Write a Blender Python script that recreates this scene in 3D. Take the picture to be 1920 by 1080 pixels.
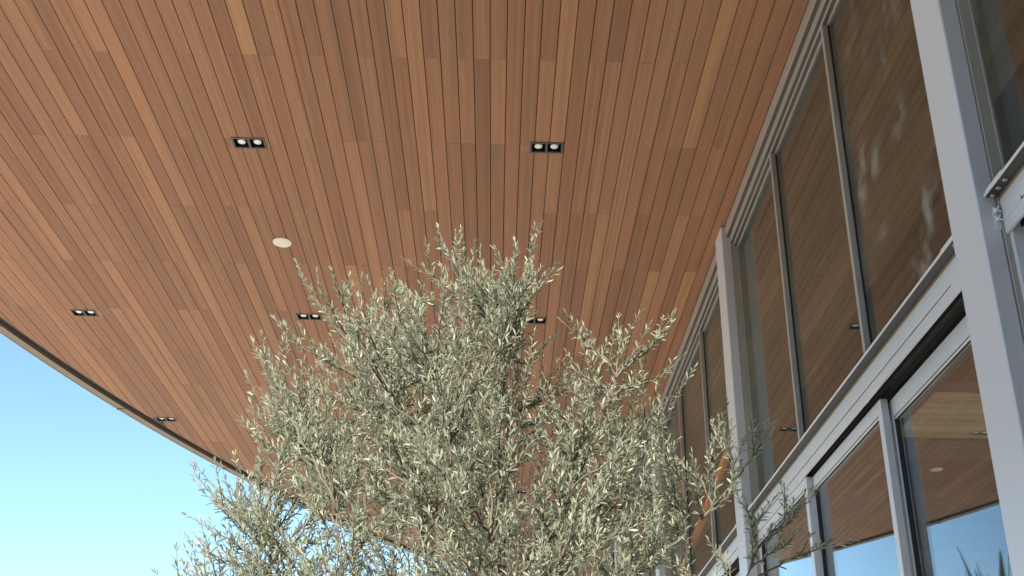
import bpy, bmesh, math, random
from mathutils import Vector, Matrix, Quaternion, noise as mnoise

random.seed(11)
S = bpy.context.scene
COL = S.collection
for _o in list(bpy.data.objects):
    bpy.data.objects.remove(_o)

# ------------------------------------------------------------------ camera
cd = bpy.data.cameras.new('camera')
cam = bpy.data.objects.new('camera', cd)
COL.objects.link(cam)
cd.sensor_width = 36.0
cd.lens = 37.505
cd.shift_y = 0.09375
cd.clip_start = 0.05
cd.clip_end = 3000
_VY = Vector((922 - 960, 1595 - 720, 2000.2575)).normalized()      # vanishing points of the boards and of the columns
_VZ = Vector((1020 - 960, -3850 - 720, 2000.2575)).normalized()
_VX = _VY.cross(_VZ)
_right = Vector((_VX.x, _VY.x, _VZ.x))
_down = Vector((_VX.y, _VY.y, _VZ.y))
_fwd = Vector((_VX.z, _VY.z, _VZ.z))
_m = Matrix.Identity(4)
for r in range(3):
    _m[r][0] = _right[r]
    _m[r][1] = -_down[r]
    _m[r][2] = -_fwd[r]
cam.matrix_world = _m
S.camera = cam

# ------------------------------------------------------------------ sky, sun, exposure
SUN_EL = math.radians(35)
SUN_AZ = math.radians(200)          # compass-like: 0 = +Y, 90 = +X, so 200 is from behind the viewer, a little left
w = bpy.data.worlds.new('World')
S.world = w
w.use_nodes = True
nt = w.node_tree
sky = nt.nodes.new('ShaderNodeTexSky')
sky.sky_type = 'NISHITA'
sky.sun_disc = False
sky.sun_elevation = SUN_EL
sky.sun_rotation = SUN_AZ
sky.air_density = 1.0
sky.dust_density = 0.0
sky.ozone_density = 0.8
sky.altitude = 300
bg = nt.nodes['Background']
bg.inputs[1].default_value = 0.095
tint = nt.nodes.new('ShaderNodeMix')
tint.data_type = 'RGBA'
tint.blend_type = 'MULTIPLY'
tint.inputs[0].default_value = 1.0
tint.inputs[7].default_value = (0.88, 1.02, 1.03, 1.0)
nt.links.new(sky.outputs[0], tint.inputs[6])
nt.links.new(tint.outputs[2], bg.inputs[0])
sl = bpy.data.lights.new('sun', 'SUN')
sl.energy = 4.3
sl.angle = math.radians(0.53)
sl.color = (1.0, 0.94, 0.85)
so = bpy.data.objects.new('sun', sl)
COL.objects.link(so)
_sd = Vector((math.sin(SUN_AZ) * math.cos(SUN_EL), math.cos(SUN_AZ) * math.cos(SUN_EL), math.sin(SUN_EL)))
so.rotation_euler = _sd.to_track_quat('Z', 'Y').to_euler()
so.location = (-10, -20, 30)
S.view_settings.view_transform = 'Standard'
S.view_settings.look = 'None'
S.view_settings.exposure = 1.62
S.view_settings.gamma = 1.0
S.view_settings.use_curve_mapping = False
try:
    S.cycles.max_bounces = 10
    S.cycles.transparent_max_bounces = 24
    S.cycles.diffuse_bounces = 5
    S.cycles.use_denoising = True
except Exception:
    pass

# ------------------------------------------------------------------ materials
def mat(name):
    m = bpy.data.materials.new(name)
    m.use_nodes = True
    t = m.node_tree
    return m, t, t.nodes, t.links, t.nodes['Principled BSDF']

def rgba(c):
    return (c[0], c[1], c[2], 1.0)

def ramp(N, stops, interp='LINEAR'):
    r = N.new('ShaderNodeValToRGB')
    r.color_ramp.interpolation = interp
    els = r.color_ramp.elements
    while len(els) < len(stops):
        els.new(0.5)
    for e, (p, c) in zip(els, stops):
        e.position = p
        e.color = rgba(c)
    return r

def mapped_noise(N, L, scale, detail=4, nscale=1.0, rough=0.55, offset=None):
    g = N.new('ShaderNodeNewGeometry')
    mp = N.new('ShaderNodeMapping')
    mp.inputs['Scale'].default_value = scale
    L.new(g.outputs['Position'], mp.inputs['Vector'])
    n = N.new('ShaderNodeTexNoise')
    n.inputs['Scale'].default_value = nscale
    n.inputs['Detail'].default_value = detail
    n.inputs['Roughness'].default_value = rough
    if offset is not None:
        va = N.new('ShaderNodeVectorMath')
        va.operation = 'ADD'
        L.new(mp.outputs[0], va.inputs[0])
        L.new(offset, va.inputs[1])
        L.new(va.outputs[0], n.inputs['Vector'])
    else:
        L.new(mp.outputs[0], n.inputs['Vector'])
    return n

def mixc(N, L, mode, fac, a, b):
    x = N.new('ShaderNodeMix')
    x.data_type = 'RGBA'
    x.blend_type = mode
    for sock, v in ((x.inputs[0], fac), (x.inputs[6], a), (x.inputs[7], b)):
        if hasattr(v, 'links'):
            L.new(v, sock)
        elif isinstance(v, (int, float)):
            sock.default_value = v
        else:
            sock.default_value = rgba(v)
    return x.outputs[2]

def wood_material(name, stops, along='Y', rough=0.62, grey=(0.17, 0.115, 0.07)):
    m, t, N, L, B = mat(name)
    oi = N.new('ShaderNodeObjectInfo')
    ge = N.new('ShaderNodeNewGeometry')
    ad = N.new('ShaderNodeMath'); ad.operation = 'ADD'
    L.new(oi.outputs['Random'], ad.inputs[0]); L.new(ge.outputs['Random Per Island'], ad.inputs[1])
    fr = N.new('ShaderNodeMath'); fr.operation = 'FRACT'
    L.new(ad.outputs[0], fr.inputs[0])
    base = ramp(N, stops)
    L.new(fr.outputs[0], base.inputs[0])
    off = N.new('ShaderNodeCombineXYZ')
    mu = N.new('ShaderNodeMath'); mu.operation = 'MULTIPLY'; mu.inputs[1].default_value = 37.0
    L.new(fr.outputs[0], mu.inputs[0])
    L.new(mu.outputs[0], off.inputs[0]); L.new(mu.outputs[0], off.inputs[1])
    sc = (130, 2.2, 30) if along == 'Y' else (2.2, 130, 30)
    sc2 = (22, 0.5, 6) if along == 'Y' else (0.5, 22, 6)
    n1 = mapped_noise(N, L, sc, 5, 1.0, 0.6, off.outputs[0])
    n2 = mapped_noise(N, L, sc2, 3, 1.0, 0.5, off.outputs[0])
    r1 = ramp(N, [(0.28, (0.86, 0.85, 0.84)), (0.5, (1, 1, 1)), (0.75, (1.09, 1.08, 1.06))])
    L.new(n1.outputs[0], r1.inputs[0])
    c = mixc(N, L, 'MULTIPLY', 1.0, base.outputs[0], r1.outputs[0])
    sc3 = (34, 0.22, 5) if along == 'Y' else (0.22, 34, 5)
    n3 = mapped_noise(N, L, sc3, 2, 1.0, 0.5, off.outputs[0])
    r3 = ramp(N, [(0.30, (0.86, 0.85, 0.83)), (0.5, (1, 1, 1)), (0.70, (1.10, 1.09, 1.07))])
    L.new(n3.outputs[0], r3.inputs[0])
    c = mixc(N, L, 'MULTIPLY', 1.0, c, r3.outputs[0])
    r2 = ramp(N, [(0.52, (0, 0, 0)), (0.74, (0.5, 0.5, 0.5))])
    L.new(n2.outputs[0], r2.inputs[0])
    c = mixc(N, L, 'MIX', r2.outputs[0], c, grey)
    L.new(c, B.inputs['Base Color'])
    B.inputs['Roughness'].default_value = rough
    B.inputs['Specular IOR Level'].default_value = 0.25
    bp = N.new('ShaderNodeBump'); bp.inputs['Strength'].default_value = 0.12; bp.inputs['Distance'].default_value = 0.002
    L.new(n1.outputs[0], bp.inputs['Height']); L.new(bp.outputs[0], B.inputs['Normal'])
    return m

M = {}
M['wood'] = wood_material('soffit_wood', [(0.0, (0.245, 0.116, 0.061)), (0.25, (0.274, 0.131, 0.069)), (0.7, (0.305, 0.149, 0.078)),
                                          (0.90, (0.338, 0.168, 0.087)), (0.985, (0.355, 0.180, 0.091)), (1.0, (0.41, 0.226, 0.104))])
M['inwood'] = wood_material('interior_wood', [(0.0, (0.25, 0.175, 0.12)), (0.6, (0.31, 0.22, 0.15)), (1.0, (0.37, 0.265, 0.18))])
M['slatwood'] = wood_material('slat_wood', [(0.0, (0.52, 0.39, 0.22)), (0.6, (0.66, 0.51, 0.30)), (1.0, (0.78, 0.63, 0.40))], along='X')

def simple(name, color, rough=0.5, metal=0.0, var=0.12, scale=(6, 6, 6), spec=0.5, bump=0.0, rvar=0.2):
    m, t, N, L, B = mat(name)
    n = mapped_noise(N, L, scale, 5, 1.0, 0.6)
    r = ramp(N, [(0.25, tuple(max(0, x * (1 - var)) for x in color)), (0.75, tuple(min(1, x * (1 + var)) for x in color))])
    L.new(n.outputs[0], r.inputs[0])
    L.new(r.outputs[0], B.inputs['Base Color'])
    r2 = ramp(N, [(0.2, (rough * (1 - rvar),) * 3), (0.8, (min(1, rough * (1 + rvar)),) * 3)])
    L.new(n.outputs[0], r2.inputs[0])
    L.new(r2.outputs[0], B.inputs['Roughness'])
    B.inputs['Metallic'].default_value = metal
    B.inputs['Specular IOR Level'].default_value = spec
    if bump:
        b = N.new('ShaderNodeBump'); b.inputs['Strength'].default_value = bump; b.inputs['Distance'].default_value = 0.003
        L.new(n.outputs[0], b.inputs['Height']); L.new(b.outputs[0], B.inputs['Normal'])
    return m

M['metal'] = simple('painted_grey_metal', (0.55, 0.555, 0.57), 0.36, 0.12, 0.045, (1.6, 1.6, 0.7), spec=0.7, rvar=0.05)
M['frame'] = simple('grey_window_frame', (0.33, 0.305, 0.27), 0.38, 0.15, 0.06, (5, 5, 3))
M['steel'] = simple('dark_steel_shelf', (0.040, 0.039, 0.039), 0.45, 0.0, 0.15, (4, 4, 4))
M['dark_strip'] = simple('dark_brown_strip', (0.075, 0.060, 0.047), 0.5)
M['edge'] = simple('pale_metal_lit_edge', (0.72, 0.70, 0.66), 0.35, 0.3, 0.06)  # pale metal for fixings; stands in for skylight on the shelf edge
M['bolt'] = simple('grey_bolt', (0.30, 0.30, 0.30), 0.35, 0.5, 0.1)
M['black'] = simple('black_rubber', (0.012, 0.012, 0.014), 0.55)
M['blackmetal'] = simple('black_metal', (0.022, 0.021, 0.021), 0.5)
M['trim'] = simple('charcoal_trim', (0.060, 0.055, 0.050), 0.5)
M['lip'] = simple('beige_fascia', (0.19, 0.145, 0.095), 0.6, 0, 0.06)
M['fascia'] = simple('grey_fascia', (0.30, 0.27, 0.24), 0.5, 0, 0.06)
M['cream'] = simple('cream_speaker', (0.72, 0.64, 0.52), 0.6, 0, 0.03, (300, 300, 300))
M['lens'] = simple('white_lamp_lens', (0.88, 0.84, 0.76), 0.3, 0, 0.04, (400, 400, 400))
M['dark'] = simple('dark_cavity', (0.05, 0.032, 0.022), 0.9)
M['concrete'] = simple('pale_concrete', (0.56, 0.515, 0.45), 0.85, 0, 0.14, (1.3, 1.3, 1.3), bump=0.2)
M['floor'] = simple('interior_floor', (0.55, 0.50, 0.43), 0.5, 0, 0.1, (2, 2, 2))
M['beam'] = simple('dark_brown_beam', (0.035, 0.022, 0.017), 0.6, 0, 0.15)
M['inwall'] = simple('interior_wall', (0.30, 0.26, 0.21), 0.8)
M['darkwall'] = simple('added_block_brown', (0.13, 0.105, 0.085), 0.6)  # even brown for the two added blocks out of view
M['roof'] = simple('roof_membrane', (0.3, 0.29, 0.27), 0.8)
M['orange'] = simple('orange_paint', (0.98, 0.27, 0.04), 0.4, 0, 0.08)
M['red'] = simple('red_paint', (0.55, 0.07, 0.04), 0.45, 0, 0.08)
M['bark'] = simple('olive_bark', (0.115, 0.098, 0.072), 0.85, 0, 0.35, (60, 60, 25), bump=0.4)
M['twig'] = simple('olive_twig', (0.135, 0.115, 0.08), 0.75, 0, 0.25, (30, 30, 30))
M['palmleaf'] = simple('palm_leaf', (0.12, 0.155, 0.07), 0.5, 0, 0.3, (9, 9, 2))
M['palmtrunk'] = simple('palm_trunk', (0.14, 0.105, 0.07), 0.9, 0, 0.3, (20, 20, 40), bump=0.5)

def glass_material(name, smear, tint=0.75, k5=1.2, gcol=(0.88, 0.95, 0.94, 1)):
    m, t, N, L, B = mat(name)
    N.remove(B)
    out = N['Material Output']
    g = N.new('ShaderNodeNewGeometry')
    d = N.new('ShaderNodeVectorMath'); d.operation = 'DOT_PRODUCT'
    L.new(g.outputs['Normal'], d.inputs[0]); L.new(g.outputs['Incoming'], d.inputs[1])
    a = N.new('ShaderNodeMath'); a.operation = 'ABSOLUTE'; L.new(d.outputs['Value'], a.inputs[0])
    s = N.new('ShaderNodeMath'); s.operation = 'SUBTRACT'; s.inputs[0].default_value = 1.0; L.new(a.outputs[0], s.inputs[1])
    p = N.new('ShaderNodeMath'); p.operation = 'POWER'; p.inputs[1].default_value = 5.0; L.new(s.outputs[0], p.inputs[0])
    k = N.new('ShaderNodeMath'); k.operation = 'MULTIPLY_ADD'; k.inputs[1].default_value = k5; k.inputs[2].default_value = 0.065
    L.new(p.outputs[0], k.inputs[0])
    tr = N.new('ShaderNodeBsdfTransparent'); tr.inputs[0].default_value = (tint, tint + .02, tint - .01, 1)
    gl = N.new('ShaderNodeBsdfGlossy'); gl.inputs['Roughness'].default_value = 0.0; gl.inputs[0].default_value = gcol
    mx = N.new('ShaderNodeMixShader')
    L.new(k.outputs[0], mx.inputs[0]); L.new(tr.outputs[0], mx.inputs[1]); L.new(gl.outputs[0], mx.inputs[2])
    # dusty wash marks left on the pane
    n1 = mapped_noise(N, L, (3, 6.5, 3.2), 6, 1.0, 0.68)
    n2 = mapped_noise(N, L, (2, 1.6, 1.3), 2, 1.0, 0.5)
    r1 = ramp(N, [(0.50, (0, 0, 0)), (0.72, (1, 1, 1))]); L.new(n1.outputs[0], r1.inputs[0])
    r2 = ramp(N, [(0.45, (0, 0, 0)), (0.62, (1, 1, 1))]); L.new(n2.outputs[0], r2.inputs[0])
    mm = N.new('ShaderNodeMath'); mm.operation = 'MULTIPLY'; L.new(r1.outputs[0], mm.inputs[0]); L.new(r2.outputs[0], mm.inputs[1])
    sm = N.new('ShaderNodeMath'); sm.operation = 'MULTIPLY_ADD'; sm.inputs[1].default_value = smear; sm.inputs[2].default_value = 0.006
    L.new(mm.outputs[0], sm.inputs[0])
    df = N.new('ShaderNodeBsdfDiffuse'); df.inputs[0].default_value = (0.62, 0.62, 0.58, 1)
    m2 = N.new('ShaderNodeMixShader')
    L.new(sm.outputs[0], m2.inputs[0]); L.new(mx.outputs[0], m2.inputs[1]); L.new(df.outputs[0], m2.inputs[2])
    L.new(m2.outputs[0], out.inputs[0])
    return m

M['glass'] = glass_material('window_glass', 0.015)
M['door_glass'] = glass_material('door_glass', 0.004, 0.86, 1.95, (0.94, 0.98, 1.0, 1))
M['glass_clear'] = glass_material('clear_window_glass', 0.012, 0.92, 0.6)
M['glass_dusty'] = glass_material('dusty_window_glass', 0.26)

def leaf_material():
    m, t, N, L, B = mat('olive_leaf')
    g = N.new('ShaderNodeNewGeometry')
    oi = N.new('ShaderNodeObjectInfo')
    ad = N.new('ShaderNodeMath'); ad.operation = 'ADD'
    L.new(oi.outputs['Random'], ad.inputs[0]); L.new(g.outputs['Random Per Island'], ad.inputs[1])
    fr = N.new('ShaderNodeMath'); fr.operation = 'FRACT'; L.new(ad.outputs[0], fr.inputs[0])
    top = ramp(N, [(0.0, (0.125, 0.150, 0.098)), (0.5, (0.168, 0.192, 0.128)), (1.0, (0.215, 0.232, 0.155))])
    bot = ramp(N, [(0.0, (0.29, 0.315, 0.225)), (0.6, (0.37, 0.39, 0.285)), (1.0, (0.48, 0.48, 0.345))])
    L.new(fr.outputs[0], top.inputs[0]); L.new(fr.outputs[0], bot.inputs[0])
    c = mixc(N, L, 'MIX', g.outputs['Backfacing'], top.outputs[0], bot.outputs[0])
    L.new(c, B.inputs['Base Color'])
    B.inputs['Roughness'].default_value = 0.45
    B.inputs['Specular IOR Level'].default_value = 0.4
    tl = N.new('ShaderNodeBsdfTranslucent'); tl.inputs[0].default_value = (0.36, 0.40, 0.25, 1)
    mx = N.new('ShaderNodeMixShader'); mx.inputs[0].default_value = 0.27
    L.new(B.outputs[0], mx.inputs[1]); L.new(tl.outputs[0], mx.inputs[2])
    L.new(mx.outputs[0], N['Material Output'].inputs[0])
    return m
M['leaf'] = leaf_material()

# ------------------------------------------------------------------ helpers
def link(name, me, m=None, parent=None, loc=(0, 0, 0)):
    o = bpy.data.objects.new(name, me)
    COL.objects.link(o)
    if m is not None and me is not None and len(me.materials) == 0:
        me.materials.append(m)
    o.location = loc
    if parent is not None:
        o.parent = parent
    return o

def thing(name, label, cat, loc=(0, 0, 0), group=None):
    o = bpy.data.objects.new(name, None)
    COL.objects.link(o)
    o.location = loc
    o.empty_display_size = 0.1
    tag(o, label, cat, group)
    return o

def tag(o, label, cat, group=None):
    o['label'] = label
    o['category'] = cat
    o['kind'] = 'thing'
    if group:
        o['group'] = group

def wloc(o):
    v = Vector(o.location)
    p = o.parent
    while p is not None:
        v += Vector(p.location)
        p = p.parent
    return v

def box(name, x0, x1, y0, y1, z0, z1, m, parent=None, bevel=0.0, seg=2):
    c = Vector(((x0 + x1) / 2, (y0 + y1) / 2, (z0 + z1) / 2))
    bm = bmesh.new()
    bmesh.ops.create_cube(bm, size=1.0)
    bmesh.ops.scale(bm, vec=(x1 - x0, y1 - y0, z1 - z0), verts=bm.verts)
    if bevel > 0:
        bmesh.ops.bevel(bm, geom=bm.edges[:], offset=bevel, segments=seg, affect='EDGES', profile=0.5)
    me = bpy.data.meshes.new(name)
    bm.to_mesh(me)
    bm.free()
    base = wloc(parent) if parent is not None else Vector((0, 0, 0))
    return link(name, me, m, parent, c - base)

def pydata(name, verts, faces, m, parent=None, smooth=False):
    """mesh given in world coordinates"""
    me = bpy.data.meshes.new(name)
    base = wloc(parent) if parent is not None else Vector((0, 0, 0))
    me.from_pydata([tuple(v) for v in verts], [], faces)
    if smooth:
        me.polygons.foreach_set('use_smooth', [True] * len(me.polygons))
    me.update()
    return link(name, me, m, parent, -base)

BOXF = [(0, 3, 2, 1), (4, 5, 6, 7), (0, 1, 5, 4), (1, 2, 6, 5), (2, 3, 7, 6), (3, 0, 4, 7)]

def prism_to(V, F, poly, z0, z1):
    """append a vertical prism over a CCW polygon"""
    b = len(V)
    n = len(poly)
    V += [(x, y, z0) for x, y in poly] + [(x, y, z1) for x, y in poly]
    F.append(tuple(b + i for i in reversed(range(n))))
    F.append(tuple(b + n + i for i in range(n)))
    for i in range(n):
        j = (i + 1) % n
        F.append((b + i, b + j, b + n + j, b + n + i))

def tube_to(V, F, pts, radii, sides=6):
    b0 = len(V)
    n = len(pts)
    ref = None
    for i, p in enumerate(pts):
        d = (pts[min(i + 1, n - 1)] - pts[max(i - 1, 0)])
        d = d.normalized() if d.length > 1e-9 else Vector((0, 0, 1))
        if ref is None:
            ref = Vector((1, 0, 0)) if abs(d.x) < 0.8 else Vector((0, 1, 0))
        u = (ref - d * ref.dot(d)).normalized()
        v = d.cross(u)
        ref = u
        for k in range(sides):
            a = 2 * math.pi * k / sides
            V.append(p + (u * math.cos(a) + v * math.sin(a)) * radii[i])
    for i in range(n - 1):
        for k in range(sides):
            k2 = (k + 1) % sides
            F.append((b0 + i * sides + k, b0 + i * sides + k2, b0 + (i + 1) * sides + k2, b0 + (i + 1) * sides + k))
    F.append(tuple(b0 + k for k in reversed(range(sides))))
    F.append(tuple(b0 + (n - 1) * sides + k for k in range(sides)))

def lathe(name, prof, m, parent, loc, sides=24, smooth=True, rot=None):
    """prof: (radius, z) pairs, turned about Z, local to loc (world)"""
    V, F = [], []
    for r, z in prof:
        for k in range(sides):
            a = 2 * math.pi * k / sides
            V.append((r * math.cos(a), r * math.sin(a), z))
    for i in range(len(prof) - 1):
        for k in range(sides):
            k2 = (k + 1) % sides
            F.append((i * sides + k, i * sides + k2, (i + 1) * sides + k2, (i + 1) * sides + k))
    F.append(tuple(range(sides))[::-1])
    F.append(tuple((len(prof) - 1) * sides + k for k in range(sides)))
    me = bpy.data.meshes.new(name)
    me.from_pydata(V, [], F)
    if smooth:
        me.polygons.foreach_set('use_smooth', [len(p.vertices) == 4 for p in me.polygons])
    base = wloc(parent) if parent is not None else Vector((0, 0, 0))
    o = link(name, me, m, parent, Vector(loc) - base)
    if rot:
        o.rotation_euler = rot
    return o

# ------------------------------------------------------------------ dimensions (metres; the lens is the origin, the ground 1.6 m below)
GZ = -1.6
HZ = 5.06                       # underside of the boards
CX, CY = 21.9, 4.3              # centre of the curved roof edge
R_WOOD, R_GAP, R_LIP = 27.75, 27.855, 27.985
PITCH, X0 = 0.1154, 0.005
XH = 1.953                      # where the boards stop at the window head
YB = -2.19                      # beside the windows the unseen boards run back to the added block
YR, XR = 4.6, -0.4               # unseen rear edge of the canopy, cut back to let sun reach the tree
COLS = [3.63 + 4.385 * k for k in range(-1, 5)]     # near faces of the columns
CW = 0.258

# ------------------------------------------------------------------ ground
gme = bpy.data.meshes.new('ground')
gme.from_pydata([(-900, -900, GZ), (900, -900, GZ), (900, 900, GZ), (-900, 900, GZ)], [], [(0, 1, 2, 3)])
g = link('ground', gme, M['concrete'])
g['kind'] = 'structure'

# unseen block added behind the viewer to shade the near window wall
rw = box('added_shade_block', -1.37, 13.0, -12.0, -2.2, GZ, 12.0, M['darkwall'])
rw['kind'] = 'structure'

nb = box('added_sky_block', -46.0, -9.0, -34.0, -15.0, GZ, 8.0, M['darkwall'])  # unseen block added to cut sky light on the column sides
nb['kind'] = 'structure'

# ------------------------------------------------------------------ canopy roof with its boarded soffit
LIGHTS = [(-2.0, 6.94), (0.33, 6.92), (-4.325, 9.92), (-1.995, 9.91), (0.345, 9.90), (-4.31, 12.90), (-1.995, 12.88), (0.34, 12.86), (0.335, 15.70), (-1.995, 15.72)]
LW, LD = 0.130, 0.069           # half width (X) and half depth (Y) of a twin downlight
SPEAKERS = [(-2.01, 8.43), (-1.965, 14.32)]

canopy = thing('canopy_roof', 'wide curved canopy overhead with a brown boarded wooden underside and beige rim', 'canopy roof', (0, 8, HZ))

def yfar(x, r=R_WOOD):
    return CY + math.sqrt(max(0.0, r * r - (CX - x) ** 2))
def ynear(x, r=R_WOOD):
    return YR if x < XR else YB

_fwdv, _rt, _dn = _fwd.copy(), _right.copy(), _down.copy()
def to_px(p):
    v = Vector(p)
    z = v.dot(_fwdv)
    if z <= 0.05:
        return None
    return (960 + 2000.26 * v.dot(_rt) / z, 720 + 2000.26 * v.dot(_dn) / z)

rows = [5.92 + 0.97 * k for k in range(-2, 20)]
planks = []                     # (polys, px area, z offset)
k0 = int(math.floor((CX - R_WOOD - X0) / PITCH))
k1 = int(math.ceil((XH - X0) / PITCH))
GAP = 0.0060
for k in range(k0, k1 + 1):
    xa, xb = X0 + k * PITCH + GAP / 2, X0 + (k + 1) * PITCH - GAP / 2
    if xb > XH - 0.004:
        xb = XH - 0.004
    xa = max(xa, CX - R_WOOD + 0.002)
    if xb - xa < 0.02:
        continue
    ya_lo, yb_lo = ynear(xa), yfar(xa)
    ya_hi, yb_hi = ynear(xa), yfar(xb)
    cuts = []
    idx = random.randint(0, 2)
    while idx < len(rows):
        cuts.append(rows[idx])
        idx += random.choice((1, 2, 2, 3, 3, 4))
    cuts = [c for c in cuts if max(ya_lo, ya_hi) + 0.1 < c < min(yb_lo, yb_hi) - 0.12]
    edges = [None] + cuts + [None]
    for s in range(len(edges) - 1):
        y0, y1 = edges[s], edges[s + 1]
        a0, a1 = (ya_lo, ya_hi) if y0 is None else (y0 + 0.0007, y0 + 0.0007)
        b0, b1 = (yb_lo, yb_hi) if y1 is None else (y1 - 0.0007, y1 - 0.0007)
        if b0 - a0 < 0.02 and b1 - a1 < 0.02:
            continue
        quad = [(xa, a0), (xb, a1), (xb, b1), (xa, b0)]
        polys = [quad]
        for lx, ly in LIGHTS:
            hx0, hx1, hy0, hy1 = lx - LW + .008, lx + LW - .008, ly - LD + .008, ly + LD - .008
            if xb <= hx0 or xa >= hx1:
                continue
            new = []
            for q in polys:
                qy0, qy1 = max(q[0][1], q[1][1]), min(q[2][1], q[3][1])
                if qy1 <= hy0 or qy0 >= hy1:
                    new.append(q)
                    continue
                qxa, qxb = q[0][0], q[1][0]
                if qy0 < hy0:
                    new.append([q[0], q[1], (qxb, hy0), (qxa, hy0)])
                if qy1 > hy1:
                    new.append([(qxa, hy1), (qxb, hy1), q[2], q[3]])
                m0, m1 = max(qy0, hy0), min(qy1, hy1)
                if qxa < hx0:
                    new.append([(qxa, m0), (hx0, m0), (hx0, m1), (qxa, m1)])
                if qxb > hx1:
                    new.append([(hx1, m0), (qxb, m0), (qxb, m1), (hx1, m1)])
            polys = new
        # size in the picture
        area = 0.0
        yy0, yy1 = max(min(a0, a1), 5.0), max(b0, b1)
        if yy1 > yy0:
            c4 = [to_px((x, y, HZ)) for x, y in ((xa, yy0), (xb, yy0), (xb, yy1), (xa, yy1))]
            if all(c4):
                if not (max(c[0] for c in c4) < 0 or min(c[0] for c in c4) > 1920 or max(c[1] for c in c4) < 0):
                    cl = [(min(max(c[0], -300), 2200), min(max(c[1], -30), 1110)) for c in c4]
                    area = abs(sum(cl[i][0] * cl[(i + 1) % 4][1] - cl[(i + 1) % 4][0] * cl[i][1] for i in range(4))) / 2
                    ctr = to_px(((xa + xb) / 2, (yy0 + yy1) / 2, HZ))
                    if ctr and 480 < ctr[0] < 1290 and ctr[1] > 640:
                        area *= 0.15            # behind the tree
        planks.append((polys, area, random.uniform(-0.0009, 0.0009)))
planks.sort(key=lambda p: -p[1])
N_PARTS = 296
_unit = bpy.data.meshes.new('plank')
_unit.from_pydata([(x, y, z) for z in (-.5, .5) for x, y in ((-.5, -.5), (.5, -.5), (.5, .5), (-.5, .5))], [], BOXF)
_unit.materials.append(M['wood'])
_cw = wloc(canopy)
for polys, area, dz in planks[:N_PARTS]:
    q = polys[0]
    if len(polys) == 1 and abs(q[0][1] - q[1][1]) < 1e-6 and abs(q[2][1] - q[3][1]) < 1e-6:
        o = link('plank', _unit, None, canopy, Vector(((q[0][0] + q[1][0]) / 2, (q[0][1] + q[2][1]) / 2, HZ + dz + 0.01)) - _cw)
        o.scale = (q[1][0] - q[0][0], q[2][1] - q[0][1], 0.02)
    else:
        V, F = [], []
        for q in polys:
            prism_to(V, F, q, HZ + dz, HZ + dz + 0.02)
        pydata('plank', V, F, M['wood'], canopy)
V, F = [], []
for polys, area, dz in planks[N_PARTS:]:
    for q in polys:
        prism_to(V, F, q, HZ + dz, HZ + dz + 0.02)
o = pydata('plank_field', V, F, M['wood'], canopy)
o['kind'] = 'stuff'

# curved rim: dark shadow gap, beige lip, outer fascia, roof slab
def arc_pts(r, n=140, y_lo=None, y_hi=None):
    a1 = math.asin((yfar(XH, r) - CY) / r)
    a0 = math.asin((YR - CY) / r)
    return [(CX - r * math.cos(a0 + (a1 - a0) * i / n), CY + r * math.sin(a0 + (a1 - a0) * i / n)) for i in range(n + 1)]

def ring(name, prof, m, parent, n=140):
    """sweep a closed (radius, z) profile along the straight rear edge and round the curved one"""
    V, F = [], []
    P = len(prof)
    a1 = math.asin((yfar(XH, R_LIP) - CY) / R_LIP)
    for i in range(n + 1):
        for r, z in prof:
            a0 = math.asin((YR - CY) / r)
            a = a0 + (a1 - a0) * i / n
            V.append((CX - r * math.cos(a), CY + r * math.sin(a), z))
    for i in range(n):
        for j in range(P):
            j2 = (j + 1) % P
            F.append((i * P + j, i * P + j2, (i + 1) * P + j2, (i + 1) * P + j))
    F.append(tuple(range(P))[::-1])
    F.append(tuple(n * P + j for j in range(P)))
    return pydata(name, V, F, m, parent)

ring('shadow_gap', [(R_WOOD + .003, HZ + .03), (R_GAP - .002, HZ + .03), (R_GAP - .002, HZ + .10), (R_WOOD + .003, HZ + .10)], M['blackmetal'], canopy)
ring('rim_lip', [(R_GAP, HZ - .012), (R_LIP, HZ + .004), (R_LIP, HZ + .11), (R_GAP, HZ + .11)], M['lip'], canopy)
ring('fascia', [(R_LIP + .002, HZ + .000), (R_LIP + .016, HZ + .004), (R_LIP + .30, HZ + .55), (R_LIP + .002, HZ + .55)], M['fascia'], canopy)
V, F = [], []
arc = arc_pts(R_LIP - .002, 90)
prism_to(V, F, list(reversed([(x, y) for x, y in arc])) + [(XR, YR), (XR, YB), (XH, YB)], HZ + .16, HZ + .40)
o = pydata('roof_deck', V, F, M['dark'], canopy)

for k in range(1, 8):
    a = .045 + k * .085
    c = Vector((CX - (R_GAP + R_LIP) / 2 * math.cos(a), CY + (R_GAP + R_LIP) / 2 * math.sin(a), HZ - .004))
    j = box('rim_joint', c.x - (R_LIP - R_GAP) / 2, c.x + (R_LIP - R_GAP) / 2, c.y - .003, c.y + .003, HZ - .0135, HZ + .006, M['trim'], canopy)
    j.rotation_euler = (0, 0, -a)
box('fascia', CX - R_LIP - .3, XR - .16, YR - .16, YR - .002, HZ - .012, HZ + .55, M['lip'], canopy)
box('fascia', XR - .16, XR - .002, YB, YR - .002, HZ - .012, HZ + .55, M['lip'], canopy)

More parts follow.
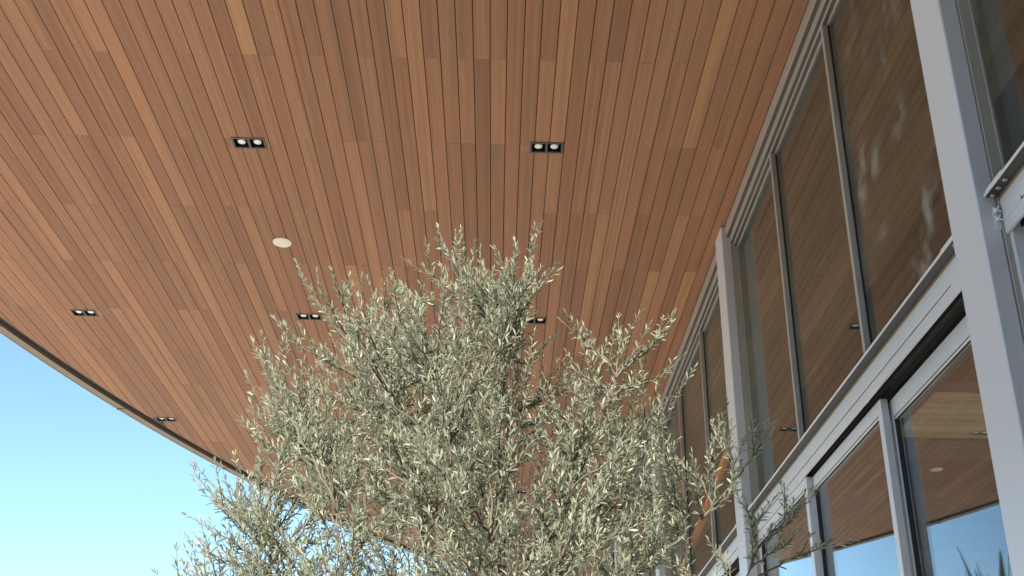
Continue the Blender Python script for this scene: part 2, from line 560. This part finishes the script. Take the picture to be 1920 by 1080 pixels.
# ------------------------------------------------------------------ twin downlights
def build_light(x, y):
    t = thing('twin_downlight', 'twin downlight', 'ceiling light', (x, y, HZ), 'twin recessed downlights in the wooden soffit')
    zt, zb = HZ + 0.004, HZ - 0.006
    bm = bmesh.new()
    def bb(x0, x1, y0, y1, z0, z1):
        r = bmesh.ops.create_cube(bm, size=1.0)['verts']
        bmesh.ops.scale(bm, vec=(x1 - x0, y1 - y0, z1 - z0), verts=r)
        bmesh.ops.translate(bm, vec=((x0 + x1) / 2, (y0 + y1) / 2, (z0 + z1) / 2), verts=r)
    b = 0.015
    bb(-LW, LW, -LD, -LD + b, zb - HZ, zt - HZ)
    bb(-LW, LW, LD - b, LD, zb - HZ, zt - HZ)
    for a0, a1 in ((-LW, -LW + b), (-0.009, 0.009), (LW - b, LW)):
        bb(a0, a1, -LD + b, LD - b, zb - HZ, zt - HZ)
    me = bpy.data.meshes.new('trim_frame'); bm.to_mesh(me); bm.free()
    link('trim_frame', me, M['trim'], t)
    for s in (-1, 1):
        cx = s * 0.062
        hw, hd, dep = 0.0525, LD - b + .0005, 0.085
        # open black can, seen from below
        V = [(cx + a * hw, c * hd, z) for z in (0.0, dep) for a, c in ((-1, -1), (1, -1), (1, 1), (-1, 1))]
        F = [(4, 5, 6, 7)] + [(i, (i + 1) % 4, 4 + (i + 1) % 4, 4 + i) for i in range(4)]
        me = bpy.data.meshes.new('lamp_can'); me.from_pydata(V, [], F)
        can = link('lamp_can', me, M['black'], t)
        lathe('lamp', [(0.006, 0.055), (0.034, 0.040), (0.0375, 0.020), (0.0345, 0.014), (0.030, 0.0165)], M['trim'], t, Vector((x + cx, y + .006, HZ)), 20)
        lathe('lens', [(0.029, 0.0165), (0.0315, 0.013), (0.024, 0.0105), (0.004, 0.0095)], M['lens'], t, Vector((x + cx, y + .006, HZ)), 20)
        lathe('bright_screw_dot', [(0.004, 0.010), (0.004, 0.004), (0.001, 0.003)], M['edge'], t, Vector((x + cx + .030, y - .036, HZ)), 8)
    return t

def copy_tree(root, loc):
    r = root.copy(); COL.objects.link(r); r.location = loc
    for ch in list(root.children):
        c = ch.copy(); COL.objects.link(c); c.parent = r
    return r

LIGHT_LABELS = [
    'twin downlight at upper left, nearest the viewer on the left, above the round cream speaker',
    'twin downlight near the top centre, high above the olive tree top',
    'leftmost twin downlight, high in the boards above the curved rim',
    'twin downlight just left of the olive tree top, below the round speaker',
    'twin downlight half hidden behind the right side of the olive tree top',
    'twin downlight close beside the curved rim above the blue sky',
    'twin downlight showing through the left half of the olive foliage',
    'twin downlight hidden behind the middle of the olive crown',
    'small farthest twin downlight glimpsed through the olive leaves right of the main stem',
    'twin downlight behind the lower left olive foliage near the rim']
first = build_light(*LIGHTS[0])
first['label'] = LIGHT_LABELS[0]
for (x, y), lab in list(zip(LIGHTS, LIGHT_LABELS))[1:]:
    t = copy_tree(first, (x, y, HZ))
    t['label'] = lab

SPK_LABELS = ['round cream flush speaker in the boards between two rows of downlights, clear of the tree',
              'round cream ceiling speaker glimpsed behind the left olive foliage']
sp0 = None
for (x, y), lab in zip(SPEAKERS, SPK_LABELS):
    if sp0 is None:
        t = sp0 = thing('ceiling_speaker', lab, 'speaker', (x, y, HZ), 'round ceiling speakers')
        lathe('rim', [(0.080, 0.0), (0.0845, -0.002), (0.0845, -0.006), (0.081, -0.008), (0.0785, -0.0065)], M['cream'], t, (x, y, HZ), 40)
        lathe('grille', [(0.0785, -0.004), (0.0780, -0.0060), (0.05, -0.0072), (0.002, -0.0076)], M['cream'], t, (x, y, HZ), 40)
    else:
        t = copy_tree(sp0, (x, y, HZ))
        t['label'] = lab

# ------------------------------------------------------------------ window wall
COL_LABELS = {0: 'grey steel column just outside the right edge of the view', 1: 'broad grey steel column at the right, nearest the viewer',
              2: 'slim looking grey steel column right of the olive tree, reaching the boards', 3: 'far grey steel column mostly hidden behind the olive tree',
              4: 'farther grey steel column behind the olive crown', 5: 'farthest grey steel column at the end of the window wall'}
for i, yc in enumerate(COLS):
    if i == 0:
        continue
    ya, yb = yc, yc + CW
    t = thing('steel_column', COL_LABELS[i], 'column', (1.957, yc + CW / 2, GZ), 'grey steel columns along the window wall')
    box('post', 1.915, 1.998, ya, yb, GZ, HZ - .001, M['metal'], t, 0.009, 3)
    box('jamb', 1.9985, 2.044, ya - .009, yb + .009, GZ, HZ - .002, M['frame'], t, 0.0012, 1)
    box('glazing_stop', 2.0445, 2.062, ya - .017, yb + .017, GZ, HZ - .003, M['frame'], t, 0.001, 1)
    if i == 1:
        for zz in (3.03, 2.62):
            lathe('bright_screw_dot', [(0.0035, 0.0), (0.0035, 0.003), (0.001, 0.004)], M['edge'], t, (1.945, ya, zz), 8, rot=(math.pi / 2, 0, 0))  # pale studs stand in for points of light on the column side
    if i in (1, 2):
        # small junction plate with two wing screws under the shelf end
        pl = box('clip_plate', 1.972, 1.997, ya - .007, ya - .0006, 2.30, 2.40, M['metal'], t, 0.001, 1)
        for zz in (2.385, 2.345):
            sc = lathe('wing_screw', [(0.010, 0.0), (0.010, 0.006), (0.006, 0.008), (0.004, 0.016)], M['edge'], t, (1.984, ya - .007, zz), 10, rot=(math.pi / 2, 0, 0))
            for a in (0.5, 2.07):
                b_ = box('wing', 1.984 - .019, 1.984 + .019, ya - .020, ya - .012, zz - .0035, zz + .0035, M['edge'], t, 0.0015, 1)
                b_.rotation_euler = (0, a, 0)

BAY_TXT = ['past the broad right column', 'between the broad right and slim middle columns',
           'just beyond the slim middle column', 'behind the olive tree crown', 'at the far end']
ZS_T, ZS_B = 2.457, 2.446
XG = 2.052
DOOR_TXT = ['right leaf', 'middle leaf', 'left leaf']
for b in range(5):
    y0, y1 = COLS[b] + CW, COLS[b + 1]           # clear opening between two columns
    yc = (y0 + y1) / 2
    txt = BAY_TXT[b]
    # ---- upper window: head track, mullions, three panes
    t = thing('clerestory_window', 'three pane upper window ' + txt, 'window', (2.03, yc, ZS_T), 'upper windows under the soffit')
    e0, e1 = y0 + .001, y1 - .001
    box('head_track', XH, 2.075, e0, e1, 4.952, HZ - .002, M['frame'], t, 0.001, 1)
    box('head_track', 1.986, 2.075, e0 + .001, e1 - .001, 4.888, 4.9515, M['frame'], t, 0.001, 1)
    box('head_track', 2.013, 2.075, e0 + .002, e1 - .002, 4.862, 4.8875, M['frame'], t, 0.001, 1)
    box('underside_strip', XH + .004, 1.9855, e0 + .003, e1 - .003, 4.9485, 4.9518, M['dark_strip'], t)  # thin dark plates cover the undersides of the head track steps
    box('underside_strip', 1.990, 2.0125, e0 + .003, e1 - .003, 4.8845, 4.8878, M['dark_strip'], t)
    box('underside_strip', 2.017, 2.0425, e0 + .003, e1 - .003, 4.8585, 4.8618, M['dark_strip'], t)
    box('glazing_stop', 2.043, 2.066, e0 + .018, e1 - .018, 4.850, 4.8615, M['frame'], t, 0.0008, 1)
    box('sill', 2.006, 2.075, e0 + .012, e1 - .012, ZS_T - .010, ZS_T + .030, M['frame'], t, 0.001, 1)
    mys = [y0 + 1.398, y0 + 2.769]
    for my in mys:
        mu = box('mullion', 2.012, 2.046, my, my + .036, ZS_T + .0305, 4.858, M['frame'], t, 0.0012, 1)
        box('gasket', 2.0465, 2.058, my - .004, my + .040, ZS_T + .0305, 4.8495, M['black'], t)
    edges = [y0 + .018] + mys + [y1 - .018]
    for p in range(3):
        pa = edges[p] + (.041 if p else .0)
        pb = edges[p + 1] - (.005 if p < 2 else .0)
        dusty = (b == 1 and p == 0) or (b == 0)
        box('pane', XG, XG + .008, pa, pb, ZS_T + .031, 4.8495, M['glass_dusty'] if dusty else (M['glass_clear'] if b == 2 else M['glass']), t)
    # ---- door header: dark shelf with bolts, fascia with shadow groove
    t = thing('door_header', 'grey door header with dark shelf ' + txt, 'door header', (2.06, yc, 2.28), 'door headers on the window wall')
    sh0, sh1 = y0 + .004, y1 - .010
    sh = box('shelf', 1.9475, 2.0045, sh0, sh1, ZS_B, ZS_T, M['steel'], t)
    box('lit_shelf_edge', 1.9445, 1.947, sh0, sh1, ZS_B - .001, ZS_T + .002, M['edge'], t)  # pale colour puts sky light onto the dark shelf's front edge
    box('sealant', 1.999, 2.0045, sh0, sh1, ZS_B - .010, ZS_B - .0005, M['lip'], t)
    bolt_y = [y0 + .10, y0 + .045, y1 - .028, y1 - .083, y1 - .140]
    for by in bolt_y:
        lathe('bolt', [(0.011, 0.0), (0.0105, -0.004), (0.0075, -0.008), (0.0025, -0.0098)], M['bolt'], t, (1.972, by, ZS_B), 14)
    for ta, tb in ((y0 + .005, y0 + .20), (y1 - .16, y1 - .012)):
        box('end_tab', 1.951, 1.968, ta, tb, ZS_T + .0005, ZS_T + .020, M['metal'], t, 0.001, 1)
    box('fascia', 2.005, 2.25, sh0, sh1, 2.346, ZS_T - .012, M['metal'], t, 0.0012, 1)
    box('groove', 2.013, 2.24, sh0, sh1, 2.3355, 2.3455, M['black'], t)
    box('track_cover', 2.0045, 2.018, sh0, sh1, 2.276, 2.335, M['metal'], t, 0.0012, 1)
    for ca, cb in ((y0 + .006, y0 + .26), (y1 - .17, y1 - .012)):
        box('cover_plate', 2.001, 2.0043, ca, cb, 2.331, 2.352, M['metal'], t, 0.0008, 1)
    box('track', 2.0185, 2.25, sh0, sh1, 2.322, 2.335, M['blackmetal'], t)
    for xr in (2.062, 2.120, 2.178):
        box('track_rib', xr - .004, xr - .001, sh0, sh1, 2.292, 2.3215, M['blackmetal'], t)
    box('track_back', 2.215, 2.25, sh0, sh1, 2.20, 2.3215, M['blackmetal'], t)
    box('side_jamb', 2.0625 if b else 2.02, 2.25, y1 - .035, y1 + .02, GZ, 2.3215, M['metal'], t)
    box('side_jamb', 2.0625, 2.25, y0 - .02, y0 + .012, GZ, 2.3215, M['metal'], t)
    # ---- three sliding door leaves, stepped one behind the other
    leaf_y = [(y0 + .012, y0 + 1.465), (y0 + 1.412, y0 + 2.795), (y0 + 2.742, y1 - .004)]
    leaf_x = [2.118, 2.0615, 2.0055]
    if b == 0:
        leaf_x = [2.0055, 2.0615, 2.118]
    zb = GZ + .015
    for d in range(3):
        la, lb = leaf_y[d]
        lx = leaf_x[d]
        if lx < 2.01:
            lx = 2.019
        t = thing('sliding_door', 'sliding glass door, %s, %s' % (DOOR_TXT[d], txt), 'sliding door', (lx + .022, (la + lb) / 2, GZ), 'sliding glass door leaves')
        th = .040
        sw = .058
        zt = 2.2755 if lx < 2.03 else (2.272 if lx < 2.1 else 2.263)
        zr = {0: 2.212, 1: 2.197, 2: 2.165}[0 if lx < 2.03 else (1 if lx < 2.1 else 2)]
        box('top_rail', lx, lx + th, la + sw + .0005, lb - sw - .0005, zr, zt, M['metal'], t, 0.001, 1)
        box('bottom_rail', lx, lx + th, la + sw + .0005, lb - sw - .0005, zb, zb + .16, M['metal'], t, 0.001, 1)
        box('stile', lx, lx + th, la, la + sw, zb, zt, M['metal'], t, 0.0015, 1)
        box('stile', lx, lx + th, lb - sw, lb, zb, zt, M['metal'], t, 0.0015, 1)
        # gasket and bead around the glass
        ga, gb = la + sw, lb - sw
        box('gasket', lx + .006, lx + .030, ga + .001, gb - .001, zr - .008, zr - .0005, M['black'], t)
        box('bead', lx + .003, lx + .012, ga + .009, gb - .009, zr - .014, zr - .0085, M['edge'], t)
        for gs, ge in ((ga + .0005, ga + .008), (gb - .008, gb - .0005)):
            box('gasket', lx + .006, lx + .030, gs, ge, zb + .161, zr - .0145, M['black'], t)
        box('pane', lx + .020, lx + .028, ga + .0085, gb - .0085, zb + .161, zr - .0145, M['door_glass'], t)

# ------------------------------------------------------------------ inside the building
XIN = 2.26
XFAR = 13.0
YE = COLS[-1] + .4
YS = COLS[0] + .1
fl = box('interior_floor', XIN, XFAR, YS, YE, GZ - .2, GZ + .012, M['floor'])
fl['kind'] = 'structure'
for nm, a, b_ in (('end_wall', YS - .2, YS), ('end_wall', YE, YE + .2)):
    ww = box(nm, 2.08, XFAR, a, b_, GZ, HZ + .14, M['inwall'])
    ww['kind'] = 'structure'
ic = thing('interior_ceiling', 'brown boarded ceiling inside seen through the upper windows', 'ceiling', (2.8, 8, HZ))
for k in range(13):
    xa = 2.085 + k * PITCH + GAP / 2
    xb = xa + PITCH - GAP
    ys = YS
    while ys < YE - .1:
        ye = min(YE, ys + random.choice((1.94, 2.91, 3.88)))
        _z = HZ + random.uniform(0, .0015)
        box('plank', xa, xb, ys + .001, ye - .001, _z, _z + .02, M['inwood'], ic)
        ys = ye
box('bulkhead', 3.592, 3.70, YS, YE, 4.42, HZ + .1, M['beam'], ic)
box('ceiling_deck', 2.08, 3.592, YS, YE, HZ + .05, HZ + .12, M['dark'], ic)
box('roof_slab', 1.96, 11.2, YS - .2, YE + .2, HZ + .145, HZ + .395, M['roof'], ic)

# lower coffers beyond the bulkhead: dark beams with a slatted timber panel between two of them
cf = thing('slatted_ceiling', 'dark cross beams and pale timber slats inside, seen through the near glass door', 'slatted ceiling', (8, 11, 4.4))
for ya, yb in ((9.75, 10.02), (11.42, 12.02), (13.30, 13.48), (16.2, 16.6), (6.3, 6.7), (3.0, 3.4)):
    box('beam', 3.70, 11.2, ya, yb, 4.38, 4.80, M['beam'], cf)
yy = 10.03
while yy < 11.41:
    box('slat', 3.70, 11.2, yy, min(yy + .062, 11.415), 4.415 + random.uniform(0, .003), 4.44, M['slatwood'], cf)
    yy += .070
box('ceiling_panel', 3.70, 11.2, YS, YE, 4.82, 4.86, M['beam'], cf)

# ------------------------------------------------------------------ orange boom poles inside
def pole(name, p0, p1, r, m, label, cat, group=None):
    p0, p1 = Vector(p0), Vector(p1)
    t = thing(name, label, cat, tuple((p0 + p1) / 2), group)
    V, F = [], []
    tube_to(V, F, [p0, p1], [r, r], 12)
    pydata('tube', V, F, m, t, True)
    d = (p1 - p0).normalized()
    for s in (0.02, 0.36, 0.98):
        c = p0.lerp(p1, s)
        V, F = [], []
        tube_to(V, F, [c - d * .03, c + d * .03], [r * 1.18, r * 1.18], 12)
        pydata('collar', V, F, m, t, True)
    return t
pole('boom_pole', (2.4, 9.95, 3.957), (2.4, 13.6, 3.33), .040, M['orange'], 'long orange pole slanting behind the glass beside the slim middle column', 'pole', 'orange poles behind the glass')
pole('boom_pole', (2.4, 12.95, 4.53), (2.4, 14.6, 3.97), .036, M['orange'], 'shorter orange pole behind the glass, left of the long orange one', 'pole', 'orange poles behind the glass')
pole('boom_brace', (2.4, 8.85, 2.59), (2.4, 7.7, 1.61), .017, M['red'], 'thin dark red brace crossing the left door pane low in the view', 'pole')

# ------------------------------------------------------------------ olive tree
TB = Vector((-0.02, 4.5, GZ))
tree = thing('olive_tree', 'young multi-stemmed olive tree with silvery green leaves in front of the soffit', 'olive tree', tuple(TB))

def bez(p0, p1, p2, p3, n):
    out = []
    for i in range(n + 1):
        t = i / n
        u = 1 - t
        out.append(p0 * u ** 3 + p1 * (3 * u * u * t) + p2 * (3 * u * t * t) + p3 * t ** 3)
    return out

rng = random.Random(5)
LEAD = Vector((.03, 4.5, 1.30))
tp = bez(TB, TB + Vector((.05, 0, .9)), LEAD + Vector((-.09, .03, -1.0)), LEAD, 20)
V, F = [], []
tube_to(V, F, tp, [.046 - .0016 * q + (.014 if q == 0 else 0) for q in range(21)], 9)
pydata('trunk', V, F, M['bark'], tree, True)

# front outline of the crown (across, height) as it stands 4.4 m away; it narrows towards front and back
CROWN = [(-1.13, 2.06), (-.93, 2.10), (-.78, 2.24), (-.79, 2.40), (-.62, 2.44), (-.42, 2.52), (-.31, 2.70), (-.12, 2.50), (.08, 2.64), (.16, 2.46), (.13, 2.30), (.16, 2.10), (.36, 2.02), (.74, 1.90),
         (.83, 1.62), (.80, 1.25), (.86, 1.0), (.70, .2), (-.8, .2), (-1.32, .95), (-1.27, 1.42), (-1.08, 1.58), (-1.14, 1.8)]
def in_poly(x, z):
    c = False
    n = len(CROWN)
    for i in range(n):
        x1, z1 = CROWN[i]
        x2, z2 = CROWN[(i + 1) % n]
        if (z1 > z) != (z2 > z) and x < (x2 - x1) * (z - z1) / (z2 - z1) + x1:
            c = not c
    return c
def inside(p):
    t = (p.y - 4.45) / .92
    if abs(t) >= 1:
        return False
    k = math.sqrt(1 - t * t) ** .8
    q = 4.4 / p.y
    return in_poly(-.12 + (p.x * q + .12) / k, 1.15 + (p.z * q - 1.15) / k)

limb_ends = []
tr = 0
while len(limb_ends) < 30 and tr < 5000:
    tr += 1
    p = Vector((rng.uniform(-1.0, .7), rng.uniform(3.8, 5.2), rng.uniform(.7, 2.25)))
    q = Vector((-.12, 4.45, 1.15)) + (p - Vector((-.12, 4.45, 1.15))) * 1.35
    if inside(q) and all((p - Vector(e)).length > .30 for e in limb_ends):
        limb_ends.append(tuple(p))
limb_ends += [(.52, 4.38, 1.95), (1.02, 4.40, 1.48), (1.08, 4.30, 1.16), (-.98, 4.4, 1.15), (-1.0, 4.35, .80)]
limbs = []          # list of point lists
for le in limb_ends:
    e = Vector(le)
    h = max(-.55, min(1.15, e.z - .75 - rng.uniform(0, .55)))
    i = min(range(21), key=lambda j: abs(tp[j].z - h))
    s = tp[i].copy()
    out = Vector((e.x - s.x, e.y - s.y, 0))
    c1 = s + out * .30 + Vector((0, 0, .34 * (e.z - s.z)))
    c2 = e - out * .22 - Vector((rng.uniform(-.06, .06), rng.uniform(-.06, .06), .45 * (e.z - s.z)))
    pts = bez(s, c1, c2, e, 18)
    for q in range(1, 18):
        pts[q] += Vector((rng.uniform(-.014, .014), rng.uniform(-.014, .014), rng.uniform(-.006, .006)))
    limbs.append(pts)
    r0 = .0065 + .0034 * min(1.6, (e - s).length)
    V, F = [], []
    tube_to(V, F, pts, [r0 * (1 - q / 18) ** .9 + .0024 for q in range(19)], 7)
    pydata('branch', V, F, M['bark'], tree, True)

# twig tips: the ones that make the outline, then a fill of the crown
tips = [(-.31, 4.38, 2.73), (-.12, 4.4, 2.50), (-.05, 4.38, 2.44), (-.16, 4.45, 2.42), (-.22, 4.42, 2.68), (-.27, 4.36, 2.60), (.15, 4.35, 2.72), (.06, 4.38, 2.66), (.02, 4.4, 2.55), (-.95, 4.3, 2.47), (-.86, 4.35, 2.45), (-.79, 4.35, 2.46), (-.66, 4.4, 2.45), (-.45, 4.3, 2.50), (-.52, 4.45, 2.48),
        (.26, 4.3, 2.46), (.17, 4.3, 2.38), (.79, 4.35, 2.25), (.70, 4.36, 2.14), (.55, 4.40, 2.18), (.35, 4.35, 2.20), (.88, 4.4, 2.02), (.76, 4.35, 1.98), (.39, 4.5, 2.21),
        (1.16, 4.38, 1.68), (.98, 4.3, 1.69), (.93, 4.4, 1.62), (.86, 4.45, 1.50), (-1.12, 4.35, 2.09), (-1.02, 4.3, 2.18), (-.9, 4.3, 2.14), (-1.16, 4.4, 1.75), (-1.05, 4.3, 1.66), (-1.0, 4.35, 1.9),
        (-1.31, 4.35, 1.50), (-1.29, 4.3, 1.26), (-1.22, 4.45, 1.40), (-1.18, 4.3, 1.12), (-1.40, 4.35, 1.03), (-1.30, 4.4, .98), (1.31, 4.35, 1.41), (1.22, 4.2, 1.20), (1.49, 4.3, 1.20), (1.05, 4.2, 1.30), (1.27, 4.3, 1.34),
        (-1.08, 4.6, 1.38), (-1.05, 4.2, 1.25), (.97, 4.5, 1.80), (1.02, 4.3, 1.45), (1.10, 4.4, 1.25), (.95, 4.3, 1.12), (-1.25, 4.35, 1.18), (-1.12, 4.3, 1.05)]
n_out = len(tips)
tries = 0
NT = 820
while len(tips) < NT and tries < 120000:
    tries += 1
    p = Vector((rng.uniform(-1.4, 1.1), rng.uniform(3.55, 5.35), rng.uniform(.25, 2.7)))
    if not inside(p):
        continue
    if min((p - Vector(t)).length for t in tips) < .084:
        continue
    tips.append(tuple(p))

leaves = []          # (base, direction, normal, length, width, px length)
def add_leaf(base, d, nrm, ln, wd):
    leaves.append((base, d, nrm, ln, wd))

def leaf_up(d, r):
    side = d.cross(Vector((0, 0, 1)))
    if side.length < 1e-4:
        side = Vector((1, 0, 0))
    side.normalize()
    up = side.cross(d).normalized()
    return Quaternion(d, r) @ up

def dress(pts, start, spacing, lmin, lmax):
    """pairs of leaves along a twig from arclength fraction start to its tip"""
    L = [0.0]
    for i in range(1, len(pts)):
        L.append(L[-1] + (pts[i] - pts[i - 1]).length)
    tot = L[-1]
    s = tot * start
    rot = rng.uniform(0, math.pi)
    while s < tot:
        i = 1
        while i < len(pts) - 1 and L[i] < s:
            i += 1
        f = (s - L[i - 1]) / max(1e-6, L[i] - L[i - 1])
        p = pts[i - 1].lerp(pts[i], f)
        d = (pts[i] - pts[i - 1]).normalized()
        a = d.orthogonal().normalized()
        q = s / tot
        for h in (0, 1):
            if rng.random() < .20:
                continue
            ang = rot + h * math.pi + rng.uniform(-.45, .45)
            rad = Quaternion(d, ang) @ a
            open_ = rng.uniform(.50, 1.10) * (1.0 - .45 * max(0, q - .7) / .3)
            ld = (d * math.cos(open_) + rad * math.sin(open_) + Vector((0, 0, .10))).normalized()
            ln = rng.uniform(lmin, lmax) * (.72 + .28 * math.sin(math.pi * min(1, .25 + q * .7)))
            nr = rad.cross(ld).cross(ld)
            nrm = leaf_up(ld, rng.gauss(0, .75))
            add_leaf(p, ld, nrm, ln, ln * rng.uniform(.19, .26))
        rot += math.pi / 2 + rng.uniform(-.3, .3)
        s += spacing * rng.uniform(.75, 1.3)
    d = (pts[-1] - pts[-2]).normalized()
    for h in range(2):
        ld = (d + Vector((rng.uniform(-.25, .25), rng.uniform(-.25, .25), rng.uniform(-.1, .25)))).normalized()
        add_leaf(pts[-1], ld, leaf_up(ld, rng.gauss(0, .8)), rng.uniform(lmin, lmax) * .8, lmin * .19)

allp = [(p, li, pi) for li, pts in enumerate(limbs) for pi, p in enumerate(pts) if pi >= 5]
TV, TF = [], []
for ti, tt in enumerate(tips):
    e = Vector(tt)
    best, bs = None, 1e9
    for p, li, pi in allp:
        v = e - p
        dist = v.length
        if dist < .18:
            continue
        rise = v.z / dist
        cost = dist + (1.1 * max(0, .45 - rise)) + rng.uniform(0, .10)
        if cost < bs:
            bs, best = cost, (p, li, pi)
    p, li, pi = best
    pts = limbs[li]
    tg = (pts[min(pi + 1, 18)] - pts[max(pi - 1, 0)]).normalized()
    dist = (e - p).length
    outline = ti < n_out
    dirv = (e - p).normalized()
    c1 = p + (tg * .5 + dirv * .5) * dist * .36
    end_dir = (dirv + Vector((0, 0, .85 if rng.random() < .85 else -.2)) + Vector((rng.uniform(-.25, .25), rng.uniform(-.25, .25), 0))).normalized()
    c2 = e - end_dir * dist * .34
    tw = bez(p, c1, c2, e, 12)
    for q in range(2, 12):
        tw[q] += Vector((rng.uniform(-.008, .008), rng.uniform(-.008, .008), rng.uniform(-.005, .005)))
    V, F = [], []
    r0 = min(.0062, .0028 + .004 * dist)
    tube_to(V, F, tw, [r0 * (1 - q / 12) + .0013 for q in range(13)], 5)
    st = max(.15, 1 - .40 / max(dist, .05)) if outline else max(.1, 1 - .32 / max(dist, .05))
    dress(tw, st, .0200, .032, .050)
    nside = rng.randint(2, 4)
    for sidx in range(nside):
        q = rng.uniform(.30, .84)
        ii = int(q * 12)
        b0 = tw[ii]
        d0 = (tw[ii + 1] - tw[ii]).normalized()
        rad = (Quaternion(d0, rng.uniform(0, 6.283)) @ d0.orthogonal()).normalized()
        sd = (d0 * .70 + rad * .55 + Vector((0, 0, .42))).normalized()
        sln = rng.uniform(.10, .25) * (.7 if outline else 1.0)
        e2 = b0 + sd * sln + Vector((0, 0, .035))
        sp = bez(b0, b0 + sd * sln * .35, e2 - (sd + Vector((0, 0, .3))).normalized() * sln * .3, e2, 6)
        tube_to(V, F, sp, [.0020 * (1 - k / 6) + .0009 for k in range(7)], 4)
        dress(sp, .15, .0195, .030, .046)
    if ti < 290:
        pydata('twig', V, F, M['twig'], tree, True)
    else:
        k = len(TV)
        TV += V
        TF += [tuple(k + q for q in f) for f in F]
o = pydata('twig_mass', TV, TF, M['twig'], tree, True)
o['kind'] = 'stuff'

# leaf geometry: a folded, slightly curved blade
LEAFV = [(0, 0, 0), (-.36, .28, .05), (0, .28, -.02), (.36, .28, .05), (-.5, .58, .03), (0, .58, -.05), (.5, .58, .03), (-.33, .83, -.02), (0, .84, -.08), (.33, .83, -.02), (0, 1.0, -.13)]
LEAFF = [(0, 2, 1), (0, 3, 2), (1, 2, 5, 4), (2, 3, 6, 5), (4, 5, 8, 7), (5, 6, 9, 8), (7, 8, 10), (8, 9, 10)]
def leaf_axes(d, n):
    y = d
    z = (n - d * n.dot(d)).normalized()
    x = y.cross(z)
    return x, y, z
scored = []
for i, (b, d, n, ln, wd) in enumerate(leaves):
    a = to_px(b)
    c = to_px(b + d * ln)
    if not a or not c or not (0 < a[0] < 1920 and 0 < a[1] < 1080):
        scored.append((0, i))
        continue
    lp = math.hypot(a[0] - c[0], a[1] - c[1])
    rim = b.y < 4.0 or not inside(b + (b - Vector((-.12, 4.45, 1.2))).normalized() * .10)
    scored.append((lp * (1.6 if rim else 1.0), i))
scored.sort(reverse=True)
single = set(i for s, i in scored[:290])
lme = bpy.data.meshes.new('leaf')
lme.from_pydata([(x, y, z) for x, y, z in LEAFV], [], LEAFF)
lme.polygons.foreach_set('use_smooth', [True] * len(lme.polygons))
lme.materials.append(M['leaf'])
_tw = wloc(tree)
V, F = [], []
for i, (b, d, n, ln, wd) in enumerate(leaves):
    x, y, z = leaf_axes(d, n)
    if i in single:
        o = link('leaf', lme, None, tree)
        mt = Matrix.Identity(4)
        for r in range(3):
            mt[r][0] = x[r] * wd
            mt[r][1] = y[r] * ln
            mt[r][2] = z[r] * ln
            mt[r][3] = b[r] - _tw[r]
        o.matrix_local = mt
    else:
        k = len(V)
        V += [b + x * (vx * wd) + y * (vy * ln) + z * (vz * ln) for vx, vy, vz in LEAFV]
        F += [tuple(k + q for q in f) for f in LEAFF]
o = pydata('foliage', V, F, M['leaf'], tree, True)
o['kind'] = 'stuff'

# ------------------------------------------------------------------ spiky palm, seen mirrored in the near door
PX, PY = -0.16, 9.30
palm = thing('spiky_palm', 'spiky palm whose blade tips show mirrored in the near glass door', 'palm', (PX, PY, GZ))
V, F = [], []
tube_to(V, F, [Vector((PX, PY, GZ)), Vector((PX + .03, PY, GZ + 1.4)), Vector((PX, PY + .02, GZ + 3.05))], [.12, .095, .085], 12)
pydata('trunk', V, F, M['palmtrunk'], palm, True)
top = Vector((PX, PY + .02, GZ + 3.02))
prng = random.Random(3)
for k in range(30):
    az = k * 2.39996
    el = math.radians(prng.uniform(15, 80) if k > 8 else prng.uniform(72, 88))
    ln = prng.uniform(.85, 1.05) if k > 8 else (1.22, 1.17, 1.14, 1.06, 1.12, 1.0, 1.08, 1.1, 1.02)[k]
    d = Vector((math.cos(az) * math.cos(el), math.sin(az) * math.cos(el), math.sin(el)))
    side = d.cross(Vector((0, 0, 1)))
    side = side.normalized() if side.length > 1e-3 else Vector((1, 0, 0))
    nrm = side.cross(d)
    V, F = [], []
    for q in range(6):
        f = q / 5
        wd = .042 * (1 - f) ** .6 * (.7 + .6 * min(1, f * 3)) + .0008
        c = top + d * (ln * f) - Vector((0, 0, .18 * f * f * math.cos(el)))
        V += [c - side * wd + nrm * .006, c, c + side * wd + nrm * .006]
    for q in range(5):
        a = q * 3
        F += [(a, a + 1, a + 4, a + 3), (a + 1, a + 2, a + 5, a + 4)]
    pydata('blade', V, F, M['palmleaf'], palm, True)
